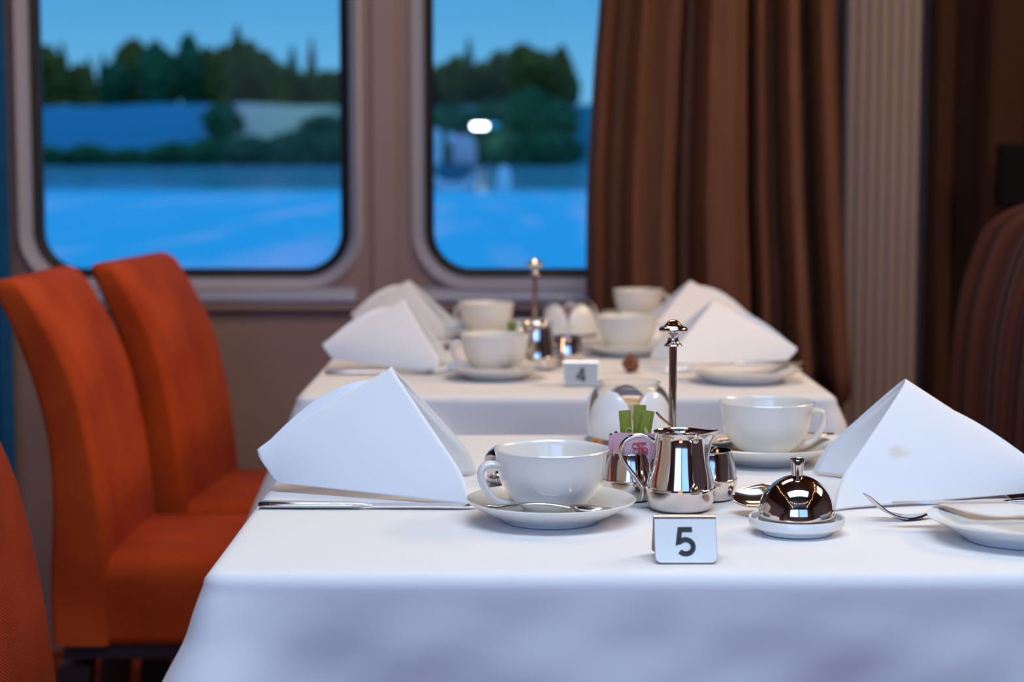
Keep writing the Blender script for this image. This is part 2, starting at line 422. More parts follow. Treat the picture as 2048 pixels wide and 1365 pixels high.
curtain('window_curtain', 'very dark brown curtain to the right of the ribbed pillar', M['dark_curtain'], 3.98, 0.35, 2.28,
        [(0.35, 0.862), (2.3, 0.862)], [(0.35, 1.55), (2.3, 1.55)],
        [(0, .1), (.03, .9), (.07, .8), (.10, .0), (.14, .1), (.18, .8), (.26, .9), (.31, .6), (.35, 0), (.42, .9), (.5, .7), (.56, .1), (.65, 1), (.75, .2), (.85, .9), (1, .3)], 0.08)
curtain('window_curtain', 'narrow dark blue curtain at the far left beside the window', M['blue_curtain'], 4.01, 0.30, 2.28,
        [(0.3, -1.40), (2.3, -1.40)], [(0.3, -1.052), (2.3, -1.052)], [(0, .5), (.2, 1), (.4, .2), (.6, .9), (.8, .3), (.93, .8), (1, .5)], 0.04)
pn = thing('wall_panel', 'square black panel hung above the striped chair, at the right edge', 'panel', (1.10, 3.85, 0.965))
MB().box(-0.125, 0.125, -0.03, 0.0, 0.0, 0.125).build('panel_board', M['wall_black'], pn, smooth=False, bevel=0.006)
MB().box(-0.03, 0.03, 0.0, 0.19, 0.03, 0.09).build('wall_bracket', M['wall_black'], pn, smooth=False)

# ================================================================== tables
def table(cx, cy, hx, hy, label):
    t = thing('dining_table', label, 'table', (cx, cy, 0))
    MB().box(-hx + .006, hx - .006, -hy + .006, hy - .006, 0.715, 0.745).build('tabletop', M['black_wood'], t, smooth=False, bevel=0.006)
    MB().lathe([(0, 0.025), (0.05, 0.025), (0.05, 0.715), (0, 0.715)], 24).build('pedestal', M['black_wood'], t)
    MB().lathe([(0, 0), (0.19, 0), (0.19, 0.012), (0.05, 0.03), (0, 0.03)], 32).build('base', M['black_wood'], t)
def tablecloth(x0, x1, y0, y1, z, drop, label, seed, creases=()):
    cx, cy = (x0 + x1) / 2, (y0 + y1) / 2
    hx, hy = (x1 - x0) / 2, (y1 - y0) / 2
    rnd = random.Random(seed); ph = [rnd.uniform(0, 6.28) for _ in range(8)]
    r = 0.018; per = []
    for (qx, qy, a0) in ((hx - r, hy - r, 0), (-hx + r, hy - r, 90), (-hx + r, -hy + r, 180), (hx - r, -hy + r, 270)):
        for k in range(7):
            a = R(a0 + 15 * k); per.append((qx + r * math.cos(a), qy + r * math.sin(a), math.cos(a), math.sin(a)))
        nx_, ny_ = math.cos(R(a0 + 90)), math.sin(R(a0 + 90))
        tx, ty = -math.sin(R(a0 + 90)), math.cos(R(a0 + 90))
        ln = 2 * ((hy if a0 in (90, 270) else hx) - r)
        sxp, syp = qx + r * nx_, qy + r * ny_
        nseg = int(ln / 0.011)
        for k in range(1, nseg): per.append((sxp + tx * ln * k / nseg, syp + ty * ln * k / nseg, nx_, ny_))
    n = len(per); rings = []
    er = 0.012
    for sfrac in (0.02, 0.25, 0.5, 0.7, 0.85, 0.94, 0.98):
        rings.append([((p[0] - p[2] * er) * sfrac, (p[1] - p[3] * er) * sfrac, z) for p in per])
    for k in range(7):
        a = R(90 * k / 6)
        rings.append([(p[0] + p[2] * er * (math.sin(a) - 1), p[1] + p[3] * er * (math.sin(a) - 1), z - er * (1 - math.cos(a))) for p in per])
    nd = 26
    for k in range(1, nd + 1):
        d = drop * k / nd; ring = []
        for (px, py, nx_, ny_) in per:
            ax, ay = hx - abs(px), hy - abs(py); cd = math.hypot(ax, ay)          # distance to the corner
            w = math.exp(-(cd / 0.05) ** 2); w2 = math.exp(-((cd - 0.10) / 0.06) ** 2)
            s_ = px * 1.0 + py * 1.0
            out = d * (0.40 * w - 0.05 * w2 + 0.05)
            out += min(1, d / 0.12) * (0.0045 * math.sin(21 * s_ + ph[1]) + 0.003 * math.sin(47 * s_ + ph[2] + d * 9)) * (1 - w)
            out += 0.0022 * math.sin(19 * s_ - 38 * d + ph[5]) * math.sin(24 * d + ph[6]) * min(1, d / 0.04)
            out += 0.0016 * math.sin(60 * s_ + 50 * d + ph[3]) * math.sin(33 * d + ph[4]) * min(1, d / 0.05)
            for (qx, qy, qs, amp) in creases:                                     # diagonal drape folds running down from the edge
                if abs(py - qy) < 0.05 and ny_ < -0.5:
                    u = (px - qx) - qs * d
                    out += amp * min(1, d / 0.05) * math.exp(-(u / 0.014) ** 2)
            ring.append((px + nx_ * out, py + ny_ * out, z - er - d + 0.012 * w * d / drop))
        rings.append(ring)
    o = MB().loft(rings, True, False).build('tablecloth', M['cloth'], solid=0.0015, loc=(cx, cy, 0), offset=-1)
    return tag(o, label, 'tablecloth')
T5 = (-0.232, 0.462, 1.386, 2.118)
T4 = (-0.285, 0.428, 2.466, 3.685)
for t, lab in ((T5, 'near dining table hidden under the white cloth with the number 5 sign'), (T4, 'far dining table by the window under the white cloth with the number 4 sign')):
    table((t[0] + t[1]) / 2, (t[2] + t[3]) / 2, (t[1] - t[0]) / 2, (t[3] - t[2]) / 2, lab)
tablecloth(*T5, 0.75, 0.20, 'white tablecloth on the near table carrying the number 5 sign', 3, creases=[(0.02, -0.366, 0.0, 0.004)])
tablecloth(*T4, 0.75, 0.20, 'white tablecloth on the far table below the window', 5, creases=[(-0.19, -0.6095, 0.5, 0.016), (0.30, -0.6095, -0.9, 0.012)])
TZ = 0.7508

# ================================================================== chairs
FRONT = [(0.43, 0.0), (0.47, 0.0), (0.54, -0.006), (0.64, -0.021), (0.736, -0.043), (0.812, -0.078), (0.88, -0.118)]
BACK = [(0.345, -0.083), (0.43, -0.085), (0.54, -0.080), (0.636, -0.083), (0.72, -0.100), (0.788, -0.122), (0.854, -0.150), (0.88, -0.163)]
def ring_xy(xb, xf, hw, z, r, n=5):
    pts = []
    for cx, cy, a0 in ((xf - r, hw - r, 0), (xb + r, hw - r, 90), (xb + r, -hw + r, 180), (xf - r, -hw + r, 270)):
        for k in range(n + 1):
            a = R(a0 + 90 * k / n)
            pts.append((cx + r * math.cos(a), cy + r * math.sin(a), z))
    return pts
def chair(name, label, loc, rotz, mat, top=0.885, front=FRONT, back=BACK, hw=0.20, roll=0.02):
    t = thing(name, label, 'chair', loc, rotz); front, back = dense(front), dense(back)
    rings = []; zs = [0.345 + (top - roll - 0.345) * k / 22 for k in range(23)] + [top - roll + roll * math.sin(R(90 * k / 6)) for k in range(1, 7)]
    for z in zs:
        zz = min(z, top)
        xf, xb = interp(front, zz), interp(back, zz)
        sh = 0.0
        if z > top - roll: sh = 1 - math.sqrt(max(0, 1 - ((z - top + roll) / roll) ** 2))
        m_ = (xf - xb) / 2 * 0.85 * sh
        rings.append(ring_xy(xb + m_, xf - m_, hw - 0.014 * sh, z, 0.010 * (1 - 0.6 * sh)))
    MB().loft(rings).build('backrest', mat, t)
    rings = []
    for z, ins in ((0.345, 0.012), (0.350, 0.004), (0.36, 0.0), (0.44, 0.0), (0.458, 0.004), (0.468, 0.012), (0.474, 0.026), (0.477, 0.06)):
        rings.append(ring_xy(-0.03, 0.42 - ins, hw - 0.002 - ins, z, 0.03))
    MB().loft(rings).build('seat', mat, t)
    MB().box(-0.07, 0.40, -hw + .015, hw - .015, 0.322, 0.3445).build('seat_frame', M['black_wood'], t, smooth=False)
    for x in (-0.055, 0.375):
        for y in (-hw + 0.04, hw - 0.04):
            lg = MB(); s0, s1 = 0.023, 0.017; k = -0.03 if x < 0 else 0.0
            lg.loft([[(x + k + a * s1, y + b * s1, 0) for a, b in ((-1, -1), (1, -1), (1, 1), (-1, 1))], [(x + a * s0, y + b * s0, 0.31) for a, b in ((-1, -1), (1, -1), (1, 1), (-1, 1))]])
            lg.build('leg', M['black_wood'], t, smooth=False)
    return t
chair('dining_chair', 'orange velvet chair in the middle, in front of the one nearest the window', (-0.593, 2.935, 0), 0, M['orange'], hw=0.196)
chair('dining_chair', 'orange velvet chair nearest the window, behind the other orange chairs', (-0.537, 3.385, 0), R(-4.5), M['orange'], hw=0.205)
chair('dining_chair', 'orange woven chair cut off at the left edge, nearest the viewer', (-0.474, 1.755, 0), 0, M['weave'], hw=0.20)
SF = [(0.43, 0.0), (0.60, 0.0), (0.73, -0.004), (0.82, -0.014), (0.896, -0.034), (0.945, -0.055), (0.985, -0.085)]
SB = [(0.345, -0.11), (0.60, -0.115), (0.73, -0.125), (0.82, -0.14), (0.90, -0.165), (0.985, -0.20)]
chair('dining_chair', 'high-backed chair in dark red, grey and black striped fabric, right edge', (0.750, 2.965, 0), R(180), M['striped'], top=0.985, front=SF, back=SB, hw=0.285, roll=0.05)

# ================================================================== napkins
def napkin(label, L_, T_, Rf, Rb, e_=0.10, mat=None, group=None, base=None, sag=0.019, cut=0.016, rise=0.022):
    L_, T_, Rf, Rb = map(Vector, (L_, T_, Rf, Rb))
    base = Vector(base) if base else Vector(((Rf.x + Rb.x) / 2, (Rf.y + Rb.y) / 2, TZ))
    root = thing('folded_napkin', label, 'napkin', base, 0, group)
    zt = TZ + 0.0016
    def surf(T0, inset, shift, u0=0.015, e2=e_ * 0.6):
        def fn(u, v):
            u = u0 + (1 - u0) * u; t = 2 * v - 1
            P = L_.lerp(T0, u); Qf = L_.lerp(Rf, u); Qb = L_.lerp(Rb, u)
            mid = (Qf + Qb) / 2; Qf = Qf.lerp(mid, inset); Qb = Qb.lerp(mid, inset)
            s = math.sqrt(t * t + e2 * e2); a = (s + t) / 2; b = (s - t) / 2
            p = P + (Qf - P) * a + (Qb - P) * b
            bul = 0.006 * math.sin(math.pi * min(1, abs(t))) * math.sin(math.pi * u * 0.8)
            p.y += -bul if t > 0 else bul
            dn = sag * (1 - u) * min(1, u / 0.10) * abs(t)
            p.z += rise * math.sin(math.pi * u) * math.exp(-((t + 0.19) / 0.085) ** 2)
            p += (L_ - T_).normalized() * Vector((1, 1, 0)) * cut * max(0, (abs(t) - 0.72) / 0.28) ** 1.6 * u ** 8
            p.z -= dn
            p += (T0 - L_).normalized() * shift * (0.4 + 0.6 * abs(t)) * u
            p.z = max(p.z, zt + (0.0003 if inset else 0))
            return p - base
        return fn
    MB().grid(44, 97, surf(T_, 0, 0)).build('outer_fold', mat or M['napkin'], root, solid=0.0016)
    MB().grid(30, 41, surf(T_ - Vector((0, 0, 0.006)), 0.10, 0.0, e2=e_ * .7)).build('inner_fold', M['napkin'], root, solid=0.0012)
    return root
napkin('white napkin standing as a tent on the left side of the number 5 table',
       (-0.238, 1.745, 0.787), (-0.1185, 1.775, 0.8695), (-0.024, 1.664, TZ), (-0.022, 1.842, TZ), 0.10, sag=0.027, rise=0.0265)
st = (0.3475, 1.680, 0.795)
nb = (0.288, 1.745, TZ)
napkin('white napkin tent with a small yellow stain, right side of the number 5 table',
       (0.492, 1.700, 0.770), (0.3790, 1.765, 0.8650), (0.270, 1.645, TZ), (0.283, 1.850, TZ), 0.19,
       mat=stained(tuple(a - b for a, b in zip(st, nb))), base=nb, sag=0.012, cut=0.018, rise=0.012)
napkin('white napkin tent at the front left of the number 4 table', (-0.280, 2.78, 0.786), (-0.165, 2.80, 0.8600), (-0.092, 2.71, TZ), (-0.085, 2.87, TZ), 0.12)
napkin('white napkin tent at the back left of the number 4 table, nearer the window', (-0.285, 3.34, 0.786), (-0.190, 3.32, 0.8580), (-0.098, 3.24, TZ), (-0.080, 3.40, TZ), 0.16)
napkin('white napkin tent at the front right of the number 4 table', (0.424, 2.80, 0.778), (0.310, 2.86, 0.8530), (0.206, 2.72, TZ), (0.200, 2.93, TZ), 0.12)
napkin('white napkin tent at the back right of the number 4 table against the curtain', (0.420, 3.30, 0.785), (0.320, 3.32, 0.8560), (0.220, 3.22, TZ), (0.215, 3.40, TZ), 0.14)

# ================================================================== china
cup_out = [(0.019, 0.0), (0.0225, 0.0), (0.0235, 0.0025), (0.0245, 0.0045), (0.0315, 0.0095), (0.0385, 0.0175), (0.0428, 0.0265), (0.0453, 0.036), (0.0468, 0.046), (0.0480, 0.052), (0.0489, 0.0550)]
cup_in = [(0.0482, 0.0560), (0.0462, 0.0530), (0.0445, 0.044), (0.0415, 0.030), (0.036, 0.0185), (0.026, 0.009), (0.012, 0.006), (0, 0.0055)]
def make_cup(label, loc, rotz, group=None):
    t = thing('teacup', label, 'cup', loc, rotz, group)
    MB().lathe([(0, 0.002), (0.017, 0.002)] + crp(cup_out, 3) + crp(cup_in, 3), 72).build('bowl', M['china'], t)
    # handle leaves along +X: flat top, ear-shaped loop back to the lower wall
    pts = cr([(0.0435, 0, 0.0420), (0.0500, 0, 0.0438), (0.0560, 0, 0.0440), (0.0605, 0, 0.0415), (0.0622, 0, 0.0360), (0.0606, 0, 0.0285), (0.0560, 0, 0.0205), (0.0495, 0, 0.0140), (0.0415, 0, 0.0108), (0.0330, 0, 0.0100)], 5)
    n = len(pts); rad = [0.0042 + 0.0010 * abs(2 * i / (n - 1) - 1) ** 2 for i in range(n)]
    h = MB(); rings = []
    for i, p in enumerate(pts):
        d = (pts[min(i + 1, n - 1)] - pts[max(i - 1, 0)]).normalized(); nn = Vector((0, 1, 0)); a = d.cross(nn).normalized()
        rings.append([p + nn * (rad[i] * 1.15 * math.cos(2 * math.pi * k / 12)) + a * (rad[i] * 0.72 * math.sin(2 * math.pi * k / 12)) for k in range(12)])
    h.loft(rings).build('handle', M['china'], t)
    return t
sau = [(0.0, 0.003), (0.030, 0.003), (0.036, 0.0022), (0.0375, 0.0), (0.0405, 0.0), (0.0425, 0.0025), (0.052, 0.0065), (0.064, 0.0125), (0.0715, 0.0172), (0.0728, 0.0188), (0.0715, 0.0195), (0.064, 0.0162), (0.052, 0.0105), (0.040, 0.0068), (0.030, 0.0058), (0.0275, 0.0066), (0.0255, 0.0058), (0.0, 0.0056)]
def make_saucer(label, loc):
    o = MB().lathe(sau, 80).build('saucer', M['china'], loc=loc); return tag(o, label, 'saucer', 'tea saucers')
S0 = make_saucer('cream saucer under the nearest left teacup, beside the number 5 sign', (0.0330, 1.5965, TZ))
CP = make_cup('cream teacup nearest the viewer, handle left, beside the number 5 sign', (0.0335, 1.5965, TZ + 0.0062), R(180 + 16))
def cup_set(x, y, rot, where, scup, ssau):
    s = dup(S0, (x, y, TZ), 0, ssau); c = dup(CP, (x, y, TZ + 0.0062), rot, scup); return s, c
cup_set(0.2585, 1.915, R(12), '', 'cream teacup with handle right on the number 5 table, beside the stained napkin', 'cream saucer under the teacup beside the stained napkin')
cup_set(-0.0235, 2.665, R(178), '', 'cream teacup at front left of the number 4 table, beside its number sign', 'cream saucer under the front left teacup of the number 4 table')
cup_set(0.181, 2.985, R(-8), '', 'cream teacup at front right of the number 4 table, left of a napkin', 'cream saucer under the front right teacup of the number 4 table')
cup_set(-0.045, 3.27, R(150), '', 'cream teacup at the back left of the number 4 table, below the window', 'cream saucer under the back left teacup of the number 4 table')
cup_set(0.240, 3.60, R(20), '', 'cream teacup at the back of the number 4 table, against the brown curtain', 'cream saucer under the teacup against the brown curtain')

plate_prof = [(0.0, 0.003), (0.042, 0.003), (0.048, 0.0), (0.052, 0.0), (0.0545, 0.003), (0.064, 0.0085), (0.076, 0.0148), (0.0795, 0.0165), (0.0800, 0.0178), (0.0785, 0.0182), (0.066, 0.0125), (0.056, 0.0070), (0.050, 0.0058), (0.0, 0.0056)]
PL = tag(MB().lathe(plate_prof, 80).build('bread_plate', M['white_china'], loc=(0.418, 1.520, TZ)), 'white bread plate at the right edge of the number 5 table, knife across it', 'plate', 'bread plates')
dup(PL, (0.322, 2.625, TZ), 0, 'white bread plate at the right front of the number 4 table')

# butter dish with silver dome
bd = thing('butter_dish', 'small white butter dish with its silver dome, right of the number 5 sign', 'butter dish', (0.2345, 1.5445, TZ))
MB().lathe([(0, 0.0015), (0.023, 0.0015), (0.026, 0.0), (0.0285, 0.0), (0.0300, 0.003), (0.0375, 0.0052), (0.0392, 0.0070), (0.0395, 0.0125), (0.0388, 0.0136), (0.0372, 0.0128), (0.0362, 0.0085), (0.034, 0.0072), (0, 0.0072)], 72).build('dish', M['white_china'], bd)
dome = [(0.0322, 0.0076), (0.0325, 0.0082), (0.0316, 0.0092), (0.0316, 0.0135)] + [(0.0316 * math.cos(R(a)), 0.0150 + 0.0325 * math.sin(R(a))) for a in range(4, 88, 6)] + [(0, 0.0475)]
dm = MB().lathe(dome, 72).build('dome', M['silver'], bd)
MB().lathe([(0, 0.0465), (0.0046, 0.0465), (0.0048, 0.0500), (0.0053, 0.0560), (0.0060, 0.0605), (0.0058, 0.0610), (0.0049, 0.0606), (0, 0.0604)], 32).build('knob', M['silver'], dm)

# ================================================================== silver
jug_prof = [(0.0, 0.0015), (0.021, 0.0010), (0.0255, 0.0006), (0.0280, 0.0035), (0.0300, 0.0100), (0.0308, 0.0160), (0.0310, 0.0185), (0.0309, 0.0196), (0.0297, 0.0199), (0.0296, 0.0212), (0.0287, 0.0270), (0.0268, 0.0350), (0.0249, 0.0440), (0.0236, 0.0520), (0.0229, 0.0590), (0.0228, 0.0640), (0.0232, 0.0672), (0.0238, 0.0685), (0.0236, 0.0690), (0.0226, 0.0680), (0.0218, 0.0640), (0.0224, 0.050), (0.027, 0.030), (0.0285, 0.018), (0.024, 0.004), (0, 0.003)]
def make_jug(label, loc, rotz=0):
    t = thing('milk_jug', label, 'jug', loc, rotz)
    b = MB().lathe(jug_prof, 96)
    def spout(p):
        a = math.atan2(p.y, p.x); r = math.hypot(p.x, p.y)
        if r < 0.01 or p.z < 0.03: return p
        w = math.exp(-(a / 0.30) ** 2); h = max(0, (p.z - 0.040) / 0.029) ** 1.8
        k = 0.0105 * w * h
        return Vector((p.x + k * math.cos(a * 0.2), p.y * (1 - 0.35 * w * h), p.z + 0.0012 * w * h))
    b.map(spout).build('body', M['silver'], t)
    pts = cr([(-0.0225, 0, 0.0590), (-0.0265, 0, 0.0615), (-0.0330, 0, 0.0645), (-0.0410, 0, 0.0640), (-0.0490, 0, 0.0590), (-0.0525, 0, 0.0510), (-0.0500, 0, 0.0420), (-0.0440, 0, 0.0335), (-0.0375, 0, 0.0250), (-0.0330, 0, 0.0170), (-0.0335, 0, 0.0105), (-0.0345, 0, 0.0075)], 6)
    MB().tube(pts, 0.0021, 12).build('handle', M['silver'], t)
    return t
JG = make_jug('silver milk jug with looped wire handle, behind the number 5 sign', (0.1478, 1.650, TZ), R(-4))
dup(JG, (0.036, 2.780, TZ), R(60), 'silver milk jug on the number 4 table, right of a teacup')
bowl_prof = [(0.0, 0.0015), (0.019, 0.0010), (0.0218, 0.0006), (0.0240, 0.0040), (0.0256, 0.0110), (0.0262, 0.0165), (0.0263, 0.0180), (0.0262, 0.0190), (0.0254, 0.0192), (0.0252, 0.0205), (0.0240, 0.0290), (0.0224, 0.0370), (0.0208, 0.0420), (0.0205, 0.0432), (0.0207, 0.0442), (0.0200, 0.0444), (0.0198, 0.0425), (0.0225, 0.031), (0.0245, 0.018), (0.021, 0.004), (0, 0.003)]
def make_bowl(label, loc):
    return tag(MB().lathe(bowl_prof, 72).build('sugar_bowl', M['silver'], loc=loc), label, 'sugar bowl', 'silver sugar bowls')
BL = make_bowl('silver sugar bowl holding green and pink sachets, left of the milk jug', (0.1065, 1.702, TZ))
dup(BL, (0.1780, 1.703, TZ), 0, 'silver sugar bowl with a spoon in it, right of the number 5 milk jug')
dup(BL, (-0.006, 2.845, TZ), 0, 'silver sugar bowl with green sachets, behind the front left teacup of the number 4 table')
dup(BL, (0.083, 2.835, TZ), 0, 'silver sugar bowl right of the milk jug on the number 4 table')
# small squat silver pot behind the near cup
sp = tag(MB().lathe([(0, 0.001), (0.014, 0.001), (0.0165, 0.0006), (0.0200, 0.0040), (0.0206, 0.0055), (0.0198, 0.0062), (0.0228, 0.0120), (0.0236, 0.0175), (0.0225, 0.0235), (0.0190, 0.0290), (0.0130, 0.0335), (0.0060, 0.0352), (0, 0.0356)], 48).build('condiment_pot', M['silver'], loc=(-0.0035, 1.795, TZ)), 'small round silver pot half hidden behind the handle of the nearest teacup', 'pot')

# tall rod with turned knob
def make_stand(label, loc):
    t = thing('menu_stand', label, 'stand', loc)
    MB().lathe([(0, 0.0), (0.0215, 0.0), (0.0225, 0.0015), (0.0215, 0.003), (0.012, 0.0045), (0.006, 0.0075), (0.0042, 0.012), (0, 0.012)], 40).build('base', M['silver'], t)
    MB().lathe([(0, 0.010), (0.0036, 0.010), (0.0036, 0.134), (0, 0.134)], 24).build('rod', M['silver'], t)
    MB().lathe(crp([(0.0036, 0.1335), (0.0081, 0.1340), (0.0080, 0.1352), (0.0058, 0.1375), (0.0048, 0.1405), (0.0052, 0.1430), (0.0072, 0.1452), (0.0105, 0.1462), (0.0130, 0.1480), (0.0133, 0.1500), (0.0120, 0.1516), (0.0094, 0.1524), (0.0078, 0.1538), (0.0058, 0.1562), (0.0035, 0.1580), (0.0, 0.1588)], 3), 40).build('knob', M['silver'], t)
    return t
SD = make_stand('tall silver rod stand with turned knob, behind the near milk jug', (0.1492, 1.752, TZ))
dup(SD, (0.0345, 2.868, TZ), 0, 'tall silver rod stand with knob on the number 4 table, in front of the window')

# ------------------------------------------------------------------ number signs
def ribbon(mb, pts, w, y=0.0, t=0.0005):
    P = [Vector((a, 0, b)) for a, b in pts]; Lf = []; Rt = []
    for i, p in enumerate(P):
        d0 = (p - P[i - 1]).normalized() if i else None; d1 = (P[i + 1] - p).normalized() if i < len(P) - 1 else None
        d0 = d0 or d1; d1 = d1 or d0
        n0 = Vector((-d0.z, 0, d0.x)); n1 = Vector((-d1.z, 0, d1.x)); m = (n0 + n1).normalized(); k = 1 / max(0.5, m.dot(n0))
        Lf.append(p + m * w / 2 * k); Rt.append(p - m * w / 2 * k)
    rings = [[(a.x, y - t, a.z), (b.x, y - t, b.z), (b.x, y, b.z), (a.x, y, a.z)] for a, b in zip(Lf, Rt)]
    mb.loft(rings)
def make_sign(label, loc, digit):
    W, Hh, D = 0.0475, 0.0325, 0.0195          # half depth D
    t = thing('table_number_sign', label, 'sign', loc, 0, 'table number signs')
    slope = math.atan2(D - 0.0025, Hh)
    def panel(sgn, w, h, th, off):
        rc = 0.005; out = []
        lp = [(-w / 2, h), (w / 2, h)]
        for k in range(7): a = R(-90 * k / 6); lp.append((w / 2 - rc + rc * math.cos(a), rc + rc * math.sin(a)))
        for k in range(7): a = R(-90 - 90 * k / 6); lp.append((-w / 2 + rc + rc * math.cos(a), rc + rc * math.sin(a)))
        def tr(x, s, d):                        # s along slope, d outward
            y = D - s * math.sin(slope) + d * math.cos(slope); z = s * math.cos(slope) + d * math.sin(slope)
            return (x, sgn * y, z)
        return MB().loft([[tr(x, s, off) for x, s in lp], [tr(x, s, off + th) for x, s in lp]]), tr
    sl = Hh / math.cos(slope)
    b = MB(); p1, tr = panel(-1, W, sl, 0.001, 0); p2, _ = panel(1, W, sl, 0.001, 0)
    b.add(p1.v, p1.f); b.add(p2.v, p2.f)
    b.tube([(-W / 2, 0, Hh - 0.0002), (W / 2, 0, Hh - 0.0002)], 0.0031, 14, flat=0.55)
    b.build('tent', M['sign_steel'], t)
    f, tr = panel(-1, W - 0.0006, sl - 0.0022, 0.0005, 0.0011); f.build('face', M['white_plastic' if digit == 5 else 'grey_plastic'], t, smooth=False)
    g = MB()
    if digit == 5:
        arc = [(0.0042 * math.cos(R(a)) * 1.38 - 0.0002, 0.0062 + 0.0056 * math.sin(R(a))) for a in range(148, -149, -12)]
        ribbon(g, [(0.0051, 0.0198), (-0.0042, 0.0198), (-0.0056, 0.0098)] + [(x, z) for x, z in arc[1:]], 0.0037)
    else:
        ribbon(g, [(0.0026, 0.0), (0.0026, 0.0205)], 0.0038)
        ribbon(g, [(0.0065, 0.0058), (-0.0062, 0.0058)], 0.0034)
        ribbon(g, [(-0.0060, 0.0052), (0.0024, 0.0198)], 0.0034)
    oz = 0.0063
    g.map(lambda p: Vector(tr(p.x, p.z + oz, 0.0017 - p.y)))
    g.build('digit', M['ink'], t, smooth=False)
    return t
make_sign('white tent sign with a dark number 5, front of the near table', (0.1325, 1.4415, TZ), 5)
make_sign('small tent sign with a dark number 4 on the far table', (0.0940, 2.580, TZ), 4)

# ------------------------------------------------------------------ candle jar with white petals
def make_jar(label, loc, rotz, amber):
    t = thing('candle_jar', label, 'candle jar', loc, rotz)
    out = [(0.040, 0.0), (0.0485, 0.0010), (0.0480, 0.0025), (0.0425, 0.0045), (0.0430, 0.010), (0.0455, 0.020), (0.0462, 0.030), (0.0445, 0.042), (0.0400, 0.053), (0.0345, 0.0600), (0.0332, 0.0630)]
    oc = crp(out, 4)
    inn = [(max(0.001, r - 0.0022), max(0.003, z)) for r, z in reversed(oc[8:])]
    MB().lathe([(0, 0.0)] + oc + [(0.0342, 0.0634), (0.0345, 0.0645), (0.0335, 0.0654), (0.0318, 0.0650), (0.0312, 0.0636)] + inn + [(0, 0.004)], 64).build('glass', M['jar_glass'], t)
    prof = [(z, r) for r, z in oc if z > 0.004]
    prof.sort()
    for k in range(5):
        a0 = R(-90 + 36 + 72 * k)
        def fn(u, v):
            z = 0.0052 + v * 0.0530; wd = R(35.5) * math.sqrt(max(0.0, 1 - max(0, (v - 0.25) / 0.75) ** 2.2))
            a = a0 + wd * (2 * u - 1); r = interp(prof, z) + 0.0007 + 0.0012 * (1 - abs(2 * u - 1) ** 2)
            return (r * math.cos(a), r * math.sin(a), z)
        MB().grid(17, 22, fn).build('petal', M['white_china'], t, solid=0.0007)
    MB().lathe([(0, 0.0055), (0.030, 0.0055), (0.031, 0.04), (0.027, 0.046), (0.012, 0.043), (0, 0.041)], 32).build('wax', amber, t)
    return t
JR = make_jar('clear glass candle jar with white petals and amber wax, behind the pink sachets', (0.1278, 2.060, TZ), R(2), M['amber'])
J2 = dup(JR, (0.1025, 3.31, TZ), R(-8), 'glass candle jar with white petals and brown wax, back of the number 4 table')
for c in [o for o in bpy.data.objects if o.parent == J2 and o.name.startswith('wax')]:
    c.data = c.data.copy(); c.data.materials[0] = pmat('brown_wax', (0.28, 0.07, 0.02), 0.35)

# ------------------------------------------------------------------ sachets
def sachet(name, label, cat, loc, rot, w, h, mat, group, deco=None):
    t = thing(name, label, cat, loc, 0, group, rot=rot)
    def fn(s):
        def f(u, v):
            e_ = min(u, 1 - u, 1) * 4; e_ = min(1, e_); e2 = min(1, min(v, 1 - v) * 6)
            return ((u - .5) * w, s * (0.0003 + 0.0010 * e_ * e2), v * h)
        return f
    b = MB().grid(13, 13, fn(-1)); b.grid(13, 13, fn(1))
    b.build('paper', mat, t)
    MB().box(-w / 2, w / 2, -0.00035, 0.00035, 0, 0.0005).build('fold', mat, t, smooth=False)
    if deco: deco(t, w, h)
    return t
def ring_deco(cx, cz, r):
    def d(t, w, h):
        g = MB(); ribbon(g, [(cx + r * math.cos(R(a)), cz + r * math.sin(R(a))) for a in range(0, 361, 20)], 0.0007, y=-0.0014); g.build('printed_ring', M['green_print'], t, smooth=False)
    return d
def leaf_deco(t, w, h):
    g = MB(); n = 10
    rr = [[(0.003 + 0.0018 * math.sin(math.pi * k / n) * s - 0.004 * k / n, -0.0016, 0.030 + 0.010 * k / n) for s in (-1, 1)] for k in range(n + 1)]
    g.loft(rr, False, False, closed=False); g.build('printed_leaf', M['green_print'], t, smooth=False)
GG, PG = 'green sachets in the left sugar bowl', 'pink sachets in the left sugar bowl'
sachet('tea_sachet', 'green sachet leaning left behind the pink ones, with a pale ring', 'sachet', (0.1065, 1.7065, TZ + 0.0265), (0, R(-5), 0), 0.0108, 0.0535, M['green_paper'], GG, ring_deco(0.0025, 0.0345, 0.0028))
sachet('tea_sachet', 'green sachet standing upright in the middle, tallest of the green ones', 'sachet', (0.1142, 1.7085, TZ + 0.030), (0, R(2), 0), 0.0110, 0.0545, M['green_paper'], GG)
sachet('tea_sachet', 'green sachet leaning right beside the milk jug, with a pale leaf', 'sachet', (0.1150, 1.7040, TZ + 0.026), (0, R(9), 0), 0.0108, 0.0545, M['green_paper'], GG, leaf_deco)
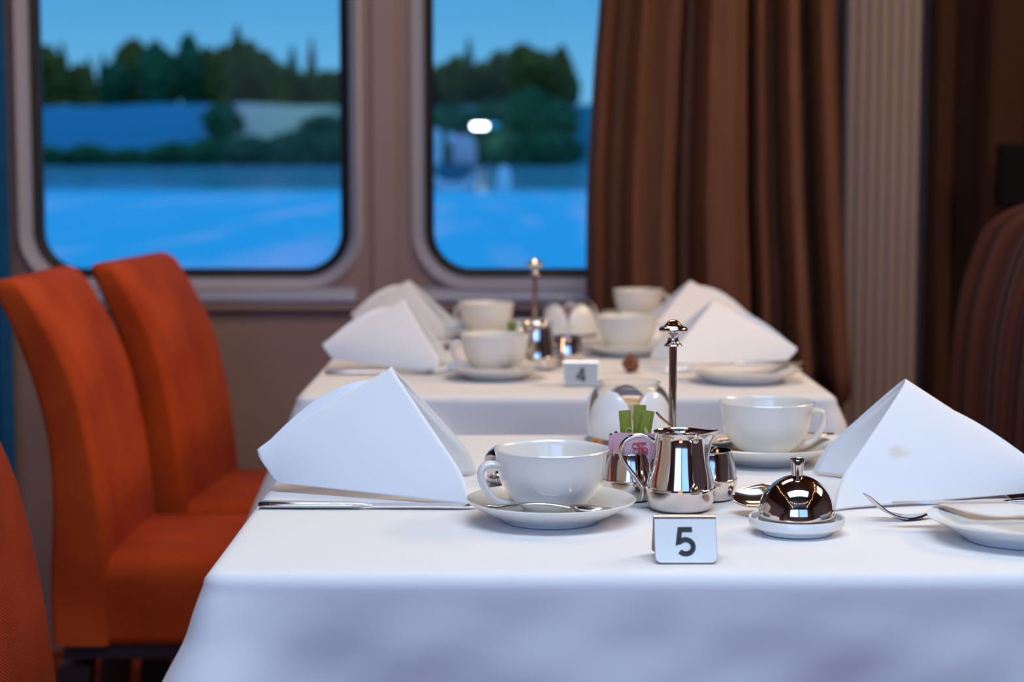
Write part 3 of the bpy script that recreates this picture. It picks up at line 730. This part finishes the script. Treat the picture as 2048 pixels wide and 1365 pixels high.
def pink_deco(t, w, h):
    pl = MB().box(-w / 2 + .010, w / 2 - 0.004, -0.0016, -0.0014, 0.012, h - 0.004); pl.build('printed_panel', M['pink_pale'], t, smooth=False)
    g = MB(); cx, cz = 0.0055, h - 0.0135
    def arc(x, z, rx, rz, a0, a1, w_=0.0007): ribbon(g, [(cx + x + rx * math.cos(R(a0 + (a1 - a0) * k / 16)), cz + z + rz * math.sin(R(a0 + (a1 - a0) * k / 16))) for k in range(17)], w_, y=-0.0018)
    arc(-0.0045, 0.0025, 0.0026, 0.0024, 20, 290); arc(-0.0035, -0.0025, 0.0034, 0.0022, 130, -160)
    arc(0.0040, -0.0012, 0.0028, 0.0022, 160, -170); arc(-0.0005, -0.0040, 0.0060, 0.0022, 200, 350)
    ribbon(g, [(cx - 0.0020, cz + 0.0052), (cx + 0.0052, cz + 0.0052)], 0.0010, y=-0.0018)
    ribbon(g, [(cx - 0.0030, cz + 0.0040), (cx + 0.0012, cz - 0.0004), (cx + 0.0070, cz - 0.0045)], 0.0016, y=-0.0020)
    ribbon(g, [(cx - 0.0012, cz + 0.0045), (cx - 0.0014, cz - 0.0045)], 0.0007, y=-0.0018)
    ribbon(g, [(cx + 0.0020, cz + 0.0045), (cx + 0.0010, cz - 0.0045)], 0.0007, y=-0.0018)
    g.build('printed_monogram', M['red_ink'], t, smooth=False)
    MB().box(-w / 2 + 0.0005, -w / 2 + 0.0030, -0.0006, 0.0006, h - 0.0002, h + 0.0010).build('corner_mark', M['ink'], t, smooth=False)
def mark_deco(t, w, h):
    MB().box(-w / 2 + 0.0005, -w / 2 + 0.0030, -0.0006, 0.0006, h - 0.0002, h + 0.0010).build('corner_mark', M['ink'], t, smooth=False)
sachet('sugar_sachet', 'pink sachet with a red monogram, in front of the green ones', 'sachet', (0.1085, 1.6890, TZ + 0.0225), (R(4), R(2), 0), 0.0370, 0.0395, M['pink_paper'], PG, pink_deco)
sachet('sugar_sachet', 'plain pink sachet showing at the left behind the monogram one', 'sachet', (0.1055, 1.6935, TZ + 0.0215), (R(2), R(1), 0), 0.0380, 0.0380, M['pink_paper'], PG, mark_deco)
sachet('tea_sachet', 'green sachet sticking up behind the front left teacup of the number 4 table', 'sachet', (-0.004, 2.845, TZ + 0.020), (0, R(6), 0), 0.013, 0.045, M['green_paper'], None)

def lump(name, label, cat, loc, r, mat, seed, squash=0.8, tip=0.0):
    rnd = random.Random(seed); ph = [rnd.uniform(0, 6.28) for _ in range(5)]; b = MB(); rings = []
    n, m_ = 20, 12
    for i in range(1, m_):
        th = math.pi * i / m_; ring = []
        for k in range(n):
            a = 2 * math.pi * k / n; q = r * (1 + 0.15 * math.sin(3 * a + ph[0] + 2 * th) + 0.1 * math.sin(5 * a + ph[1]) * math.sin(2 * th))
            ring.append((q * math.sin(th) * math.cos(a), q * math.sin(th) * math.sin(a), r * squash - q * squash * math.cos(th) + (tip * max(0, (i / m_ - .6)) ** 2 if tip else 0)))
        rings.append(ring)
    lo = min(p[2] for q in rings for p in q); b.loft([[(x, y, z - lo) for x, y, z in q] for q in rings])
    return tag(b.build(name, mat, loc=loc), label, cat)
lump('sweet', 'small orange brown sweet peeping out between the near teacup and the pink sachets', 'sweet', (0.0890, 1.985, TZ), 0.0080, M['orange_bits'], 2, 0.75)
lump('sweet', 'small brown pointed sweet on the far tablecloth, right of the number 4 sign', 'sweet', (0.1730, 2.735, TZ), 0.0125, M['brown_bits'], 4, 0.8, tip=0.05)

# ================================================================== cutlery
def spoon_mesh(length=0.115, bl=0.021, bw=0.0145):
    """lies along X, bowl centre at 0, handle to -X, lowest point z=0"""
    b = MB(); dep = 0.0065
    def fn(u, v):
        x = (2 * u - 1); wy = math.sqrt(max(0, 1 - x * x)) * (1 - 0.12 * x); y = (2 * v - 1) * wy
        rr = min(1, x * x + y * y)
        return (x * bl, y * bw, 0.0006 + dep * rr)
    b.grid(25, 15, fn)
    hnd = MB(); st_ = []
    L2 = length - bl
    for k in range(25):
        s = k / 24; x = -bl * 0.96 - s * (L2 - bl * 0.96)
        z = 0.0066 + 0.0034 * math.sin(math.pi * min(1, s * 1.15)) * (1 - 0.35 * s) - 0.0020 * s
        w = 0.0022 + 0.0036 * max(0, (s - 0.25) / 0.75) ** 1.4
        if s > 0.95: w *= 0.75 if s < 0.99 else 0.4
        st_.append((x, z, w))
    rings = [[(x, w * math.cos(2 * math.pi * q / 10), z + 0.0011 * math.sin(2 * math.pi * q / 10)) for q in range(10)] for x, z, w in st_]
    hnd.loft(rings)
    return b, hnd
def make_spoon(label, loc, rot, group=None, **kw):
    t = thing('teaspoon', label, 'spoon', loc, 0, group, rot=rot)
    b, h = spoon_mesh(**kw); b.build('bowl', M['steel'], t, solid=0.0012); h.build('handle', M['steel'], t); return t
SPN = make_spoon('teaspoon lying across the saucer in front of the nearest teacup', (0.0650, 1.5525, TZ + 0.0116), (0, R(3.0), R(2)), length=0.104, bl=0.0185, bw=0.0115)
dup(SPN, (0.2215, 1.9480, TZ + 0.0105), label='teaspoon behind the teacup beside the stained napkin, handle end to the right', rot=(0, R(5), R(176)), scale=(1.3, 1.1, 1.0))
dup(SPN, (0.1770, 1.6960, TZ + 0.0200), label='teaspoon standing in the right sugar bowl, handle tip left of the rod', rot=(0, R(47), R(-18)), scale=(0.88, 0.8, 0.8))
make_spoon('silver spoon with its wide bowl peeping out left of the butter dome', (0.2150, 1.6250, TZ + 0.0105), (R(-28), R(4), R(160)), length=0.085, bl=0.024, bw=0.0165)
dup(SPN, (0.2165, 1.6900, TZ + 0.0006), label='small teaspoon bowl lying behind the wider spoon, left of the butter dome', rot=(0, 0, R(200)), scale=(0.75, 0.75, 0.9))
dup(SPN, (-0.0145, 1.7700, TZ + 0.0008), label='spoon pointing at the viewer behind the handle of the nearest teacup', rot=(0, 0, R(100)), scale=(0.8, 0.7, 1))
dup(SPN, (0.003, 2.622, TZ + 0.0100), label='teaspoon on the saucer at the front left of the number 4 table', rot=(0, R(6), R(130)), scale=(0.85, 0.9, 1))
dup(SPN, (-0.083, 2.775, TZ + 0.0008), label='spoon on the far tablecloth, left of the front left teacup', rot=(0, 0, R(60)))
dup(SPN, (0.128, 3.06, TZ + 0.0008), label='spoon on the far tablecloth, left of the front right teacup', rot=(0, 0, R(150)))
dup(SPN, (-0.103, 3.08, TZ + 0.0008), label='spoon on the far tablecloth, between the two left teacups', rot=(0, 0, R(75)))

def make_knife(label, loc, rot, group='dinner knives'):
    """handle from -X (end) to 0, blade to +X, lies on its side"""
    t = thing('dinner_knife', label, 'knife', loc, 0, group, rot=rot)
    rings = []
    for x, w, h in ((-0.0905, 0.0035, 0.0016), (-0.0895, 0.0055, 0.0024), (-0.086, 0.0066, 0.0029), (-0.05, 0.0064, 0.0028), (-0.01, 0.0056, 0.0026), (-0.003, 0.0050, 0.0024), (0.004, 0.0034, 0.0015), (0.010, 0.0040, 0.0009)):
        rings.append([(x, w * math.copysign(abs(math.cos(2 * math.pi * q / 16)) ** 0.6, math.cos(2 * math.pi * q / 16)), 0.0029 + h * math.copysign(abs(math.sin(2 * math.pi * q / 16)) ** 0.7, math.sin(2 * math.pi * q / 16))) for q in range(16)])
    MB().loft(rings).build('handle', M['steel'], t)
    b = MB(); rings = []
    for k in range(22):
        s = k / 21; x = 0.008 + s * 0.096; top_ = 0.0058 + 0.0024 * math.sin(math.pi * min(1, s * 1.05)); bot = -0.0040
        if s > 0.8: bot = -0.0040 + 0.0088 * ((s - 0.8) / 0.2) ** 2.2; top_ = min(top_, 0.0068)
        zc = 0.0029
        rings.append([(x, bot, zc), (x, (top_ + bot) / 2, zc + 0.0008), (x, top_, zc + 0.0009), (x, top_, zc - 0.0009), (x, (top_ + bot) / 2, zc - 0.0008)])
    b.loft(rings).build('blade', M['steel'], t)
    return t
KN = make_knife('steel dinner knife in front of the left napkin on the near table', (-0.1330, 1.6530, TZ), (0, 0, R(-2.0)))
dup(KN, (0.420, 1.5655, TZ + 0.0190), label='steel knife lying across the bread plate at the right edge', rot=(0, 0, R(180)))
dup(KN, (-0.178, 2.715, TZ), label='steel dinner knife at the left front of the number 4 table', rot=(0, 0, R(1)))
dup(KN, (0.318, 2.655, TZ + 0.0190), label='steel knife lying across the bread plate of the number 4 table', rot=(0, 0, R(186)))

fk = thing('dinner_fork', 'steel dinner fork with upturned tines, left behind the right bread plate', 'fork', (0.300, 1.598, TZ), 0, None, rot=(0, 0, R(9)))
path = [(0.002, 0.0215), (0.009, 0.0150), (0.017, 0.0085), (0.026, 0.0038), (0.036, 0.0016), (0.045, 0.0016), (0.054, 0.0030), (0.066, 0.0058), (0.085, 0.0085), (0.11, 0.0090), (0.14, 0.0065), (0.165, 0.0040), (0.185, 0.0036)]
pc = cr([(x, 0, z) for x, z in path], 5)
hd = MB()
for q in (-1.5, -0.5, 0.5, 1.5):
    pts = [p + Vector((0, q * 0.0058, 0)) for p in pc if p.x < 0.036]
    hd.tube(pts, [0.0007 + 0.0010 * min(1, i / 6) for i in range(len(pts))], 8, flat=0.7)
def flat_rings(pts, wf, th): return [[(p.x, wf(p.x) * math.cos(2 * math.pi * k / 12), p.z + th * math.sin(2 * math.pi * k / 12)) for k in range(12)] for p in pts]
hd.loft(flat_rings([p for p in pc if 0.032 < p.x < 0.058], lambda x: 0.0105 - 0.0075 * max(0, (x - 0.040) / 0.018) ** 1.3 if x < .058 else .003, 0.0011))
hd.build('tines', M['steel'], fk)
MB().loft(flat_rings([p for p in pc if p.x >= 0.055], lambda x: 0.0028 + 0.0055 * max(0, (x - 0.08) / 0.105) ** 1.3, 0.0014)).build('handle', M['steel'], fk)

# ================================================================== ceiling lamps (out of frame, reflected in the silver)
cp = thing('ceiling_light', 'wide cool white ceiling light panel above the near table', 'ceiling light', (0.25, 0.80, 2.35))
MB().box(-1.0, 1.0, -0.45, 0.45, -0.035, 0.0).build('housing', M['black_wood'], cp, smooth=False)
bulb = None
spots = []
for i in range(17):
    spots.append((-0.95 + 0.05 * math.sin(i), -1.5 + 0.30 * i)); spots.append((1.55 + 0.05 * math.cos(i * 1.7), -1.5 + 0.30 * i))
for i in range(9):
    a = R(200 + 17 * i); spots.append((0.25 + 1.05 * math.cos(a), 0.35 + 0.85 * math.sin(a)))
for x, y in spots:
    if bulb is None:
        bulb = MB().lathe([(0, 0), (0.006, 0.0), (0.013, -0.010), (0.013, -0.018), (0.007, -0.028), (0, -0.030)], 12).build('ceiling_bulb', M['bulb'], loc=(x, y, ZC))
        tag(bulb, 'small warm bulb set in the dark ceiling', 'bulb', 'small warm ceiling bulbs')
    else: dup(bulb, (x, y, ZC))

# ================================================================== outside: river, bank, trees, boat
WZ = -0.20
def water_mat():
    m, t, b = new_mat('river_water')
    c = t.nodes.new('ShaderNodeTexCoord')
    mp = t.nodes.new('ShaderNodeMapping'); mp.inputs['Scale'].default_value = (0.8, 0.07, 1)
    t.links.new(c.outputs['Object'], mp.inputs[0])
    n = t.nodes.new('ShaderNodeTexNoise'); n.inputs['Scale'].default_value = 1.0; n.inputs['Detail'].default_value = 3
    t.links.new(mp.outputs[0], n.inputs['Vector'])
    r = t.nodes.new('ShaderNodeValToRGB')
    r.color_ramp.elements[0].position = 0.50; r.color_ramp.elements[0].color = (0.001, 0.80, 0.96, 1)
    r.color_ramp.elements[1].position = 0.68; r.color_ramp.elements[1].color = (0.95, 0.88, 1.0, 1)  # pale patches paint cloud reflections into the water colour
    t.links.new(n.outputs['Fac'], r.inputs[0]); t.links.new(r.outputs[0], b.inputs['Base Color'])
    b.inputs['Roughness'].default_value = 0.5; b.inputs['Specular IOR Level'].default_value = 0.3
    # beyond the wind line the water lies calm and mirrors the bank
    s_ = t.nodes.new('ShaderNodeSeparateXYZ'); t.links.new(c.outputs['Object'], s_.inputs[0])
    mr = t.nodes.new('ShaderNodeMapRange'); mr.inputs['From Min'].default_value = 72; mr.inputs['From Max'].default_value = 92
    t.links.new(s_.outputs['Y'], mr.inputs['Value'])
    g = t.nodes.new('ShaderNodeBsdfGlossy'); g.inputs['Roughness'].default_value = 0.05; g.inputs['Color'].default_value = (0.85, 0.9, 0.95, 1)
    k = t.nodes.new('ShaderNodeMath'); k.operation = 'MULTIPLY'; k.inputs[1].default_value = 0.72
    t.links.new(mr.outputs[0], k.inputs[0])
    mx = t.nodes.new('ShaderNodeMixShader'); t.links.new(k.outputs[0], mx.inputs[0])
    t.links.new(b.outputs[0], mx.inputs[1]); t.links.new(g.outputs[0], mx.inputs[2])
    t.links.new(mx.outputs[0], t.nodes['Material Output'].inputs['Surface'])
    return m
o = MB().grid(2, 2, lambda u, v: (lerp(-900, 900, u), lerp(5.5, 600, v), 0)).build('river_water', water_mat(), smooth=False, loc=(0, 0, WZ)); struct(o)
def bank_mat():
    m, t, b = new_mat('river_bank')
    c = t.nodes.new('ShaderNodeTexCoord'); s = t.nodes.new('ShaderNodeSeparateXYZ'); t.links.new(c.outputs['Object'], s.inputs[0])
    n = t.nodes.new('ShaderNodeTexNoise'); n.inputs['Scale'].default_value = 0.09; n.inputs['Detail'].default_value = 4
    t.links.new(c.outputs['Object'], n.inputs['Vector'])
    a = t.nodes.new('ShaderNodeMath'); a.operation = 'MULTIPLY_ADD'; a.inputs[1].default_value = 14
    t.links.new(n.outputs['Fac'], a.inputs[0]); t.links.new(s.outputs['X'], a.inputs[2])
    mr = t.nodes.new('ShaderNodeMapRange'); mr.inputs['From Min'].default_value = -160; mr.inputs['From Max'].default_value = 40
    t.links.new(a.outputs[0], mr.inputs['Value'])
    r = t.nodes.new('ShaderNodeValToRGB'); e_ = r.color_ramp.elements
    e_[0].position = 0.0; e_[0].color = (0.04, 0.30, 0.42, 1); e_[1].position = 1.0; e_[1].color = (0.04, 0.30, 0.40, 1)
    for p, cc in ((0.36, (0.06, 0.32, 0.44, 1)), (0.42, (0.95, 0.62, 0.42, 1)), (0.54, (1.0, 0.75, 0.42, 1)), (0.60, (0.02, 0.16, 0.11, 1)), (0.88, (0.02, 0.18, 0.14, 1))):
        q = e_.new(p); q.color = cc
    t.links.new(mr.outputs[0], r.inputs[0]); t.links.new(r.outputs[0], b.inputs['Base Color']); b.inputs['Roughness'].default_value = 0.95
    return m
bprof = [(556, -1.5), (560, 0.0), (568, 2.5), (578, 9), (590, 18.0), (600, 18.8), (700, 19), (900, 19)]
bk = MB(); bk.loft([[(x, y, z + (1.2 * math.sin(x * 0.05) + 0.5 * math.sin(x * .21)) * min(1, max(0, z / 9)) * (0.5 if z > 10 else 1)) for y, z in bprof] for x in range(-420, 421, 8)], False, False, closed=False)
struct(bk.build('ground_bank', bank_mat(), loc=(0, 0, WZ)))

def PXX(px, y): return (px - 1024) / 3800 * y
def PZ(py, y): return 1.055 - (py - 323) / 3800 * y
def crown(h, w, seed, kind):
    rnd = random.Random(seed); b = MB(); rings = []; n = 12; m_ = 15
    for i in range(m_ + 1):
        s = i / m_
        if kind == 'spruce': rad = w / 2 * (1 - s) ** 0.8 * (0.75 + 0.25 * ((s * 6) % 1.0 < .5))
        else: rad = w / 2 * math.sin(math.pi * min(0.985, 0.10 + 0.90 * s)) ** 0.6
        rings.append([(max(0.05, rad * (1 + rnd.uniform(-.30, .30))) * math.cos(2 * math.pi * k / n), max(0.05, rad * (1 + rnd.uniform(-.22, .22))) * math.sin(2 * math.pi * k / n), h * (0.06 + 0.94 * s) + rnd.uniform(-.3, .3) * (0 < i < m_)) for k in range(n)])
    return b.loft(rings)
def tree(px, py, wpx, kind, label, y=612, mat='foliage', base=18.4):
    x = PXX(px, y); h = (PZ(py, y) - base + 0.2) * 1.14; w = wpx / 3800 * y
    t = thing('spruce_tree' if kind == 'spruce' else 'broadleaf_tree', label, 'tree', (x, y, base - 0.2), 0, 'trees on the far bank')
    crown(h, w, int(px), kind).build('crown', M[mat], t)
    MB().lathe([(0.35, -0.4), (0.22, h * 0.35)], 8).build('trunk', M['bark'], t)
LS = 'dark spruce in the tree line on the far bank'; LB = 'dark rounded tree in the tree line on the far bank'
tree_row = [0, 2, 1, 3] * 9
for (px, py, w, k, lab) in (
        (60, 130, 50, 'b', LB), (100, 108, 60, 'b', LB), (132, 100, 30, 'spruce', LS), (165, 140, 50, 'b', LB), (185, 125, 26, 'spruce', LS), (214, 118, 22, 'spruce', LS), (238, 135, 50, 'b', LB),
        (275, 98, 70, 'b', 'broad rounded tree left of centre in the left window tree line'), (318, 100, 50, 'b', LB), (340, 118, 50, 'b', LB), (384, 88, 46, 'b', 'narrow rounded tree just left of the tallest spruce'),
        (420, 112, 50, 'b', LB), (452, 108, 50, 'b', LB), (480, 70, 42, 'spruce', 'tallest spruce of the tree line, in the left window'), (505, 100, 44, 'b', LB), (535, 118, 50, 'b', LB), (565, 140, 50, 'b', LB),
        (589, 106, 26, 'spruce', LS), (610, 155, 50, 'b', LB), (627, 92, 20, 'spruce', 'slim lone spruce near the right side of the left window'), (655, 150, 46, 'b', LB), (690, 150, 60, 'b', LB),
        (850, 150, 60, 'b', LB), (885, 140, 50, 'b', LB), (915, 125, 50, 'b', LB), (938, 92, 24, 'spruce', 'pointed spruce at the left of the right window'), (965, 135, 50, 'b', LB), (1000, 118, 60, 'b', LB),
        (1045, 105, 80, 'b', 'broad rounded tree in the middle of the right window'), (1085, 118, 60, 'b', LB), (1122, 108, 40, 'b', 'last tree at the right end of the tree line'), (1138, 150, 30, 'b', LB)):
    tree(px, py, w * (2.0 if k == 'spruce' else 1.35), k, lab, y=612 + (tree_row.pop(0)) * 17, mat='olive' if (int(px) * 3) % 5 < 2 else 'foliage')
def bush(px, py, wpx, pbot, y, label, mat='foliage', deep=0.6):
    z0 = PZ(pbot, y); h = PZ(py, y) - z0; w = wpx / 3800 * y
    o = crown(h, w, int(px) + 5, 'b').map(lambda p: Vector((p.x, p.y * deep, p.z))).build('bush', M[mat], loc=(PXX(px, y), y, z0)); tag(o, label, 'bush', 'bushes on the far bank')
bush(448, 205, 84, 285, 572, 'round dark bush on the slope below the tallest spruce')
bush(650, 228, 110, 290, 572, 'dark bush on the slope at the right of the left window')
bush(1060, 178, 190, 330, 563, 'big dark green bush above the water in the right window', deep=0.22)
bush(900, 205, 110, 330, 572, 'dark bush behind the boat in the right window', deep=0.3)
bush(985, 200, 110, 330, 581, 'dark bush behind the floodlight in the right window', deep=0.3)
HB = 'low dark bush along the far waterline'
hrow = [0, 1] * 6
for px, py, w in ((95, 292, 110), (180, 288, 120), (265, 296, 120), (350, 284, 120), (420, 276, 110), (500, 270, 130), (590, 262, 130), (670, 264, 120), (860, 270, 100), (940, 268, 110), (1020, 262, 110), (1110, 262, 110)):
    bush(px, py, w, 339, 545 + 8 * (hrow.pop(0)), HB, deep=0.28)
# floodlight on the far bank
fl = thing('floodlight', 'bright white floodlight bar on the far bank, right window', 'floodlight', (PXX(960, 540), 540, WZ))
hz = PZ(253, 540) - WZ
MB().lathe([(0.12, -1.0), (0.12, hz - 0.3)], 8).build('post', M['bark'], fl)
MB().tube([(-2.0, 0, hz), (2.0, 0, hz)], 0.55, 12).build('lamp', M['lamp_white'], fl)
MB().tube([(2.8, 0.2, hz + 0.3), (5.2, 0.2, hz + 0.3)], 0.35, 12).build('side_lamp', M['lamp_blue'], fl)
# boat seen from astern
by = 92.0; S = by / 3800
bt = thing('motor_boat', 'small boat with pinkish cabin and pale pole on the water, right window', 'boat', (PXX(912, by), by, WZ))
hl = MB(); hl.loft([[(x * S, y_, z) for x, z in ((-34 * k, 1.15), (-38 * k, 0.35), (-20 * k, -0.1), (20 * k, -0.1), (38 * k, 0.35), (34 * k, 1.15))] for y_, k in ((-1.4, 1), (0.5, 1.0), (2.2, .7), (3.2, .15))]); hl.build('hull', M['boat_teal'], bt)
cb = MB(); cb.lathe([(0, 1.1), (0.55, 1.1), (0.60, 1.6), (0.55, 2.1), (0.35, 2.45), (0, 2.55)], 20, cx=17 * S); cb.build('cabin', M['boat_pink'], bt)
MB().lathe([(0.28, 1.0), (0.30, 2.0), (0.22, 2.75), (0.0, 2.85)], 14, cx=-38 * S).build('pole', M['boat_white'], bt)
MB().lathe([(0.0, 2.1), (0.2, 2.2), (0.24, 2.4), (0.15, 2.6), (0, 2.65)], 12, cx=-8 * S).build('lantern', M['boat_white'], bt)
MB().tube(cr([(-44 * S, -1.5, 0.45), (-30 * S, -1.5, 0.16), (0, -1.5, 0.04), (28 * S, -1.5, 0.2), (40 * S, -1.5, 0.5)], 5), 0.24, 10).build('fender', M['boat_white'], bt)
bu = thing('buoy', 'pale mauve buoy on the water, right of the boat', 'buoy', (PXX(1008, 80), 80, WZ - 0.1))
MB().lathe([(0, 0), (0.26, 0.0), (0.32, 0.25), (0.28, 0.8), (0.16, 1.15), (0, 1.2)], 16).build('float', M['boat_white'], bu)
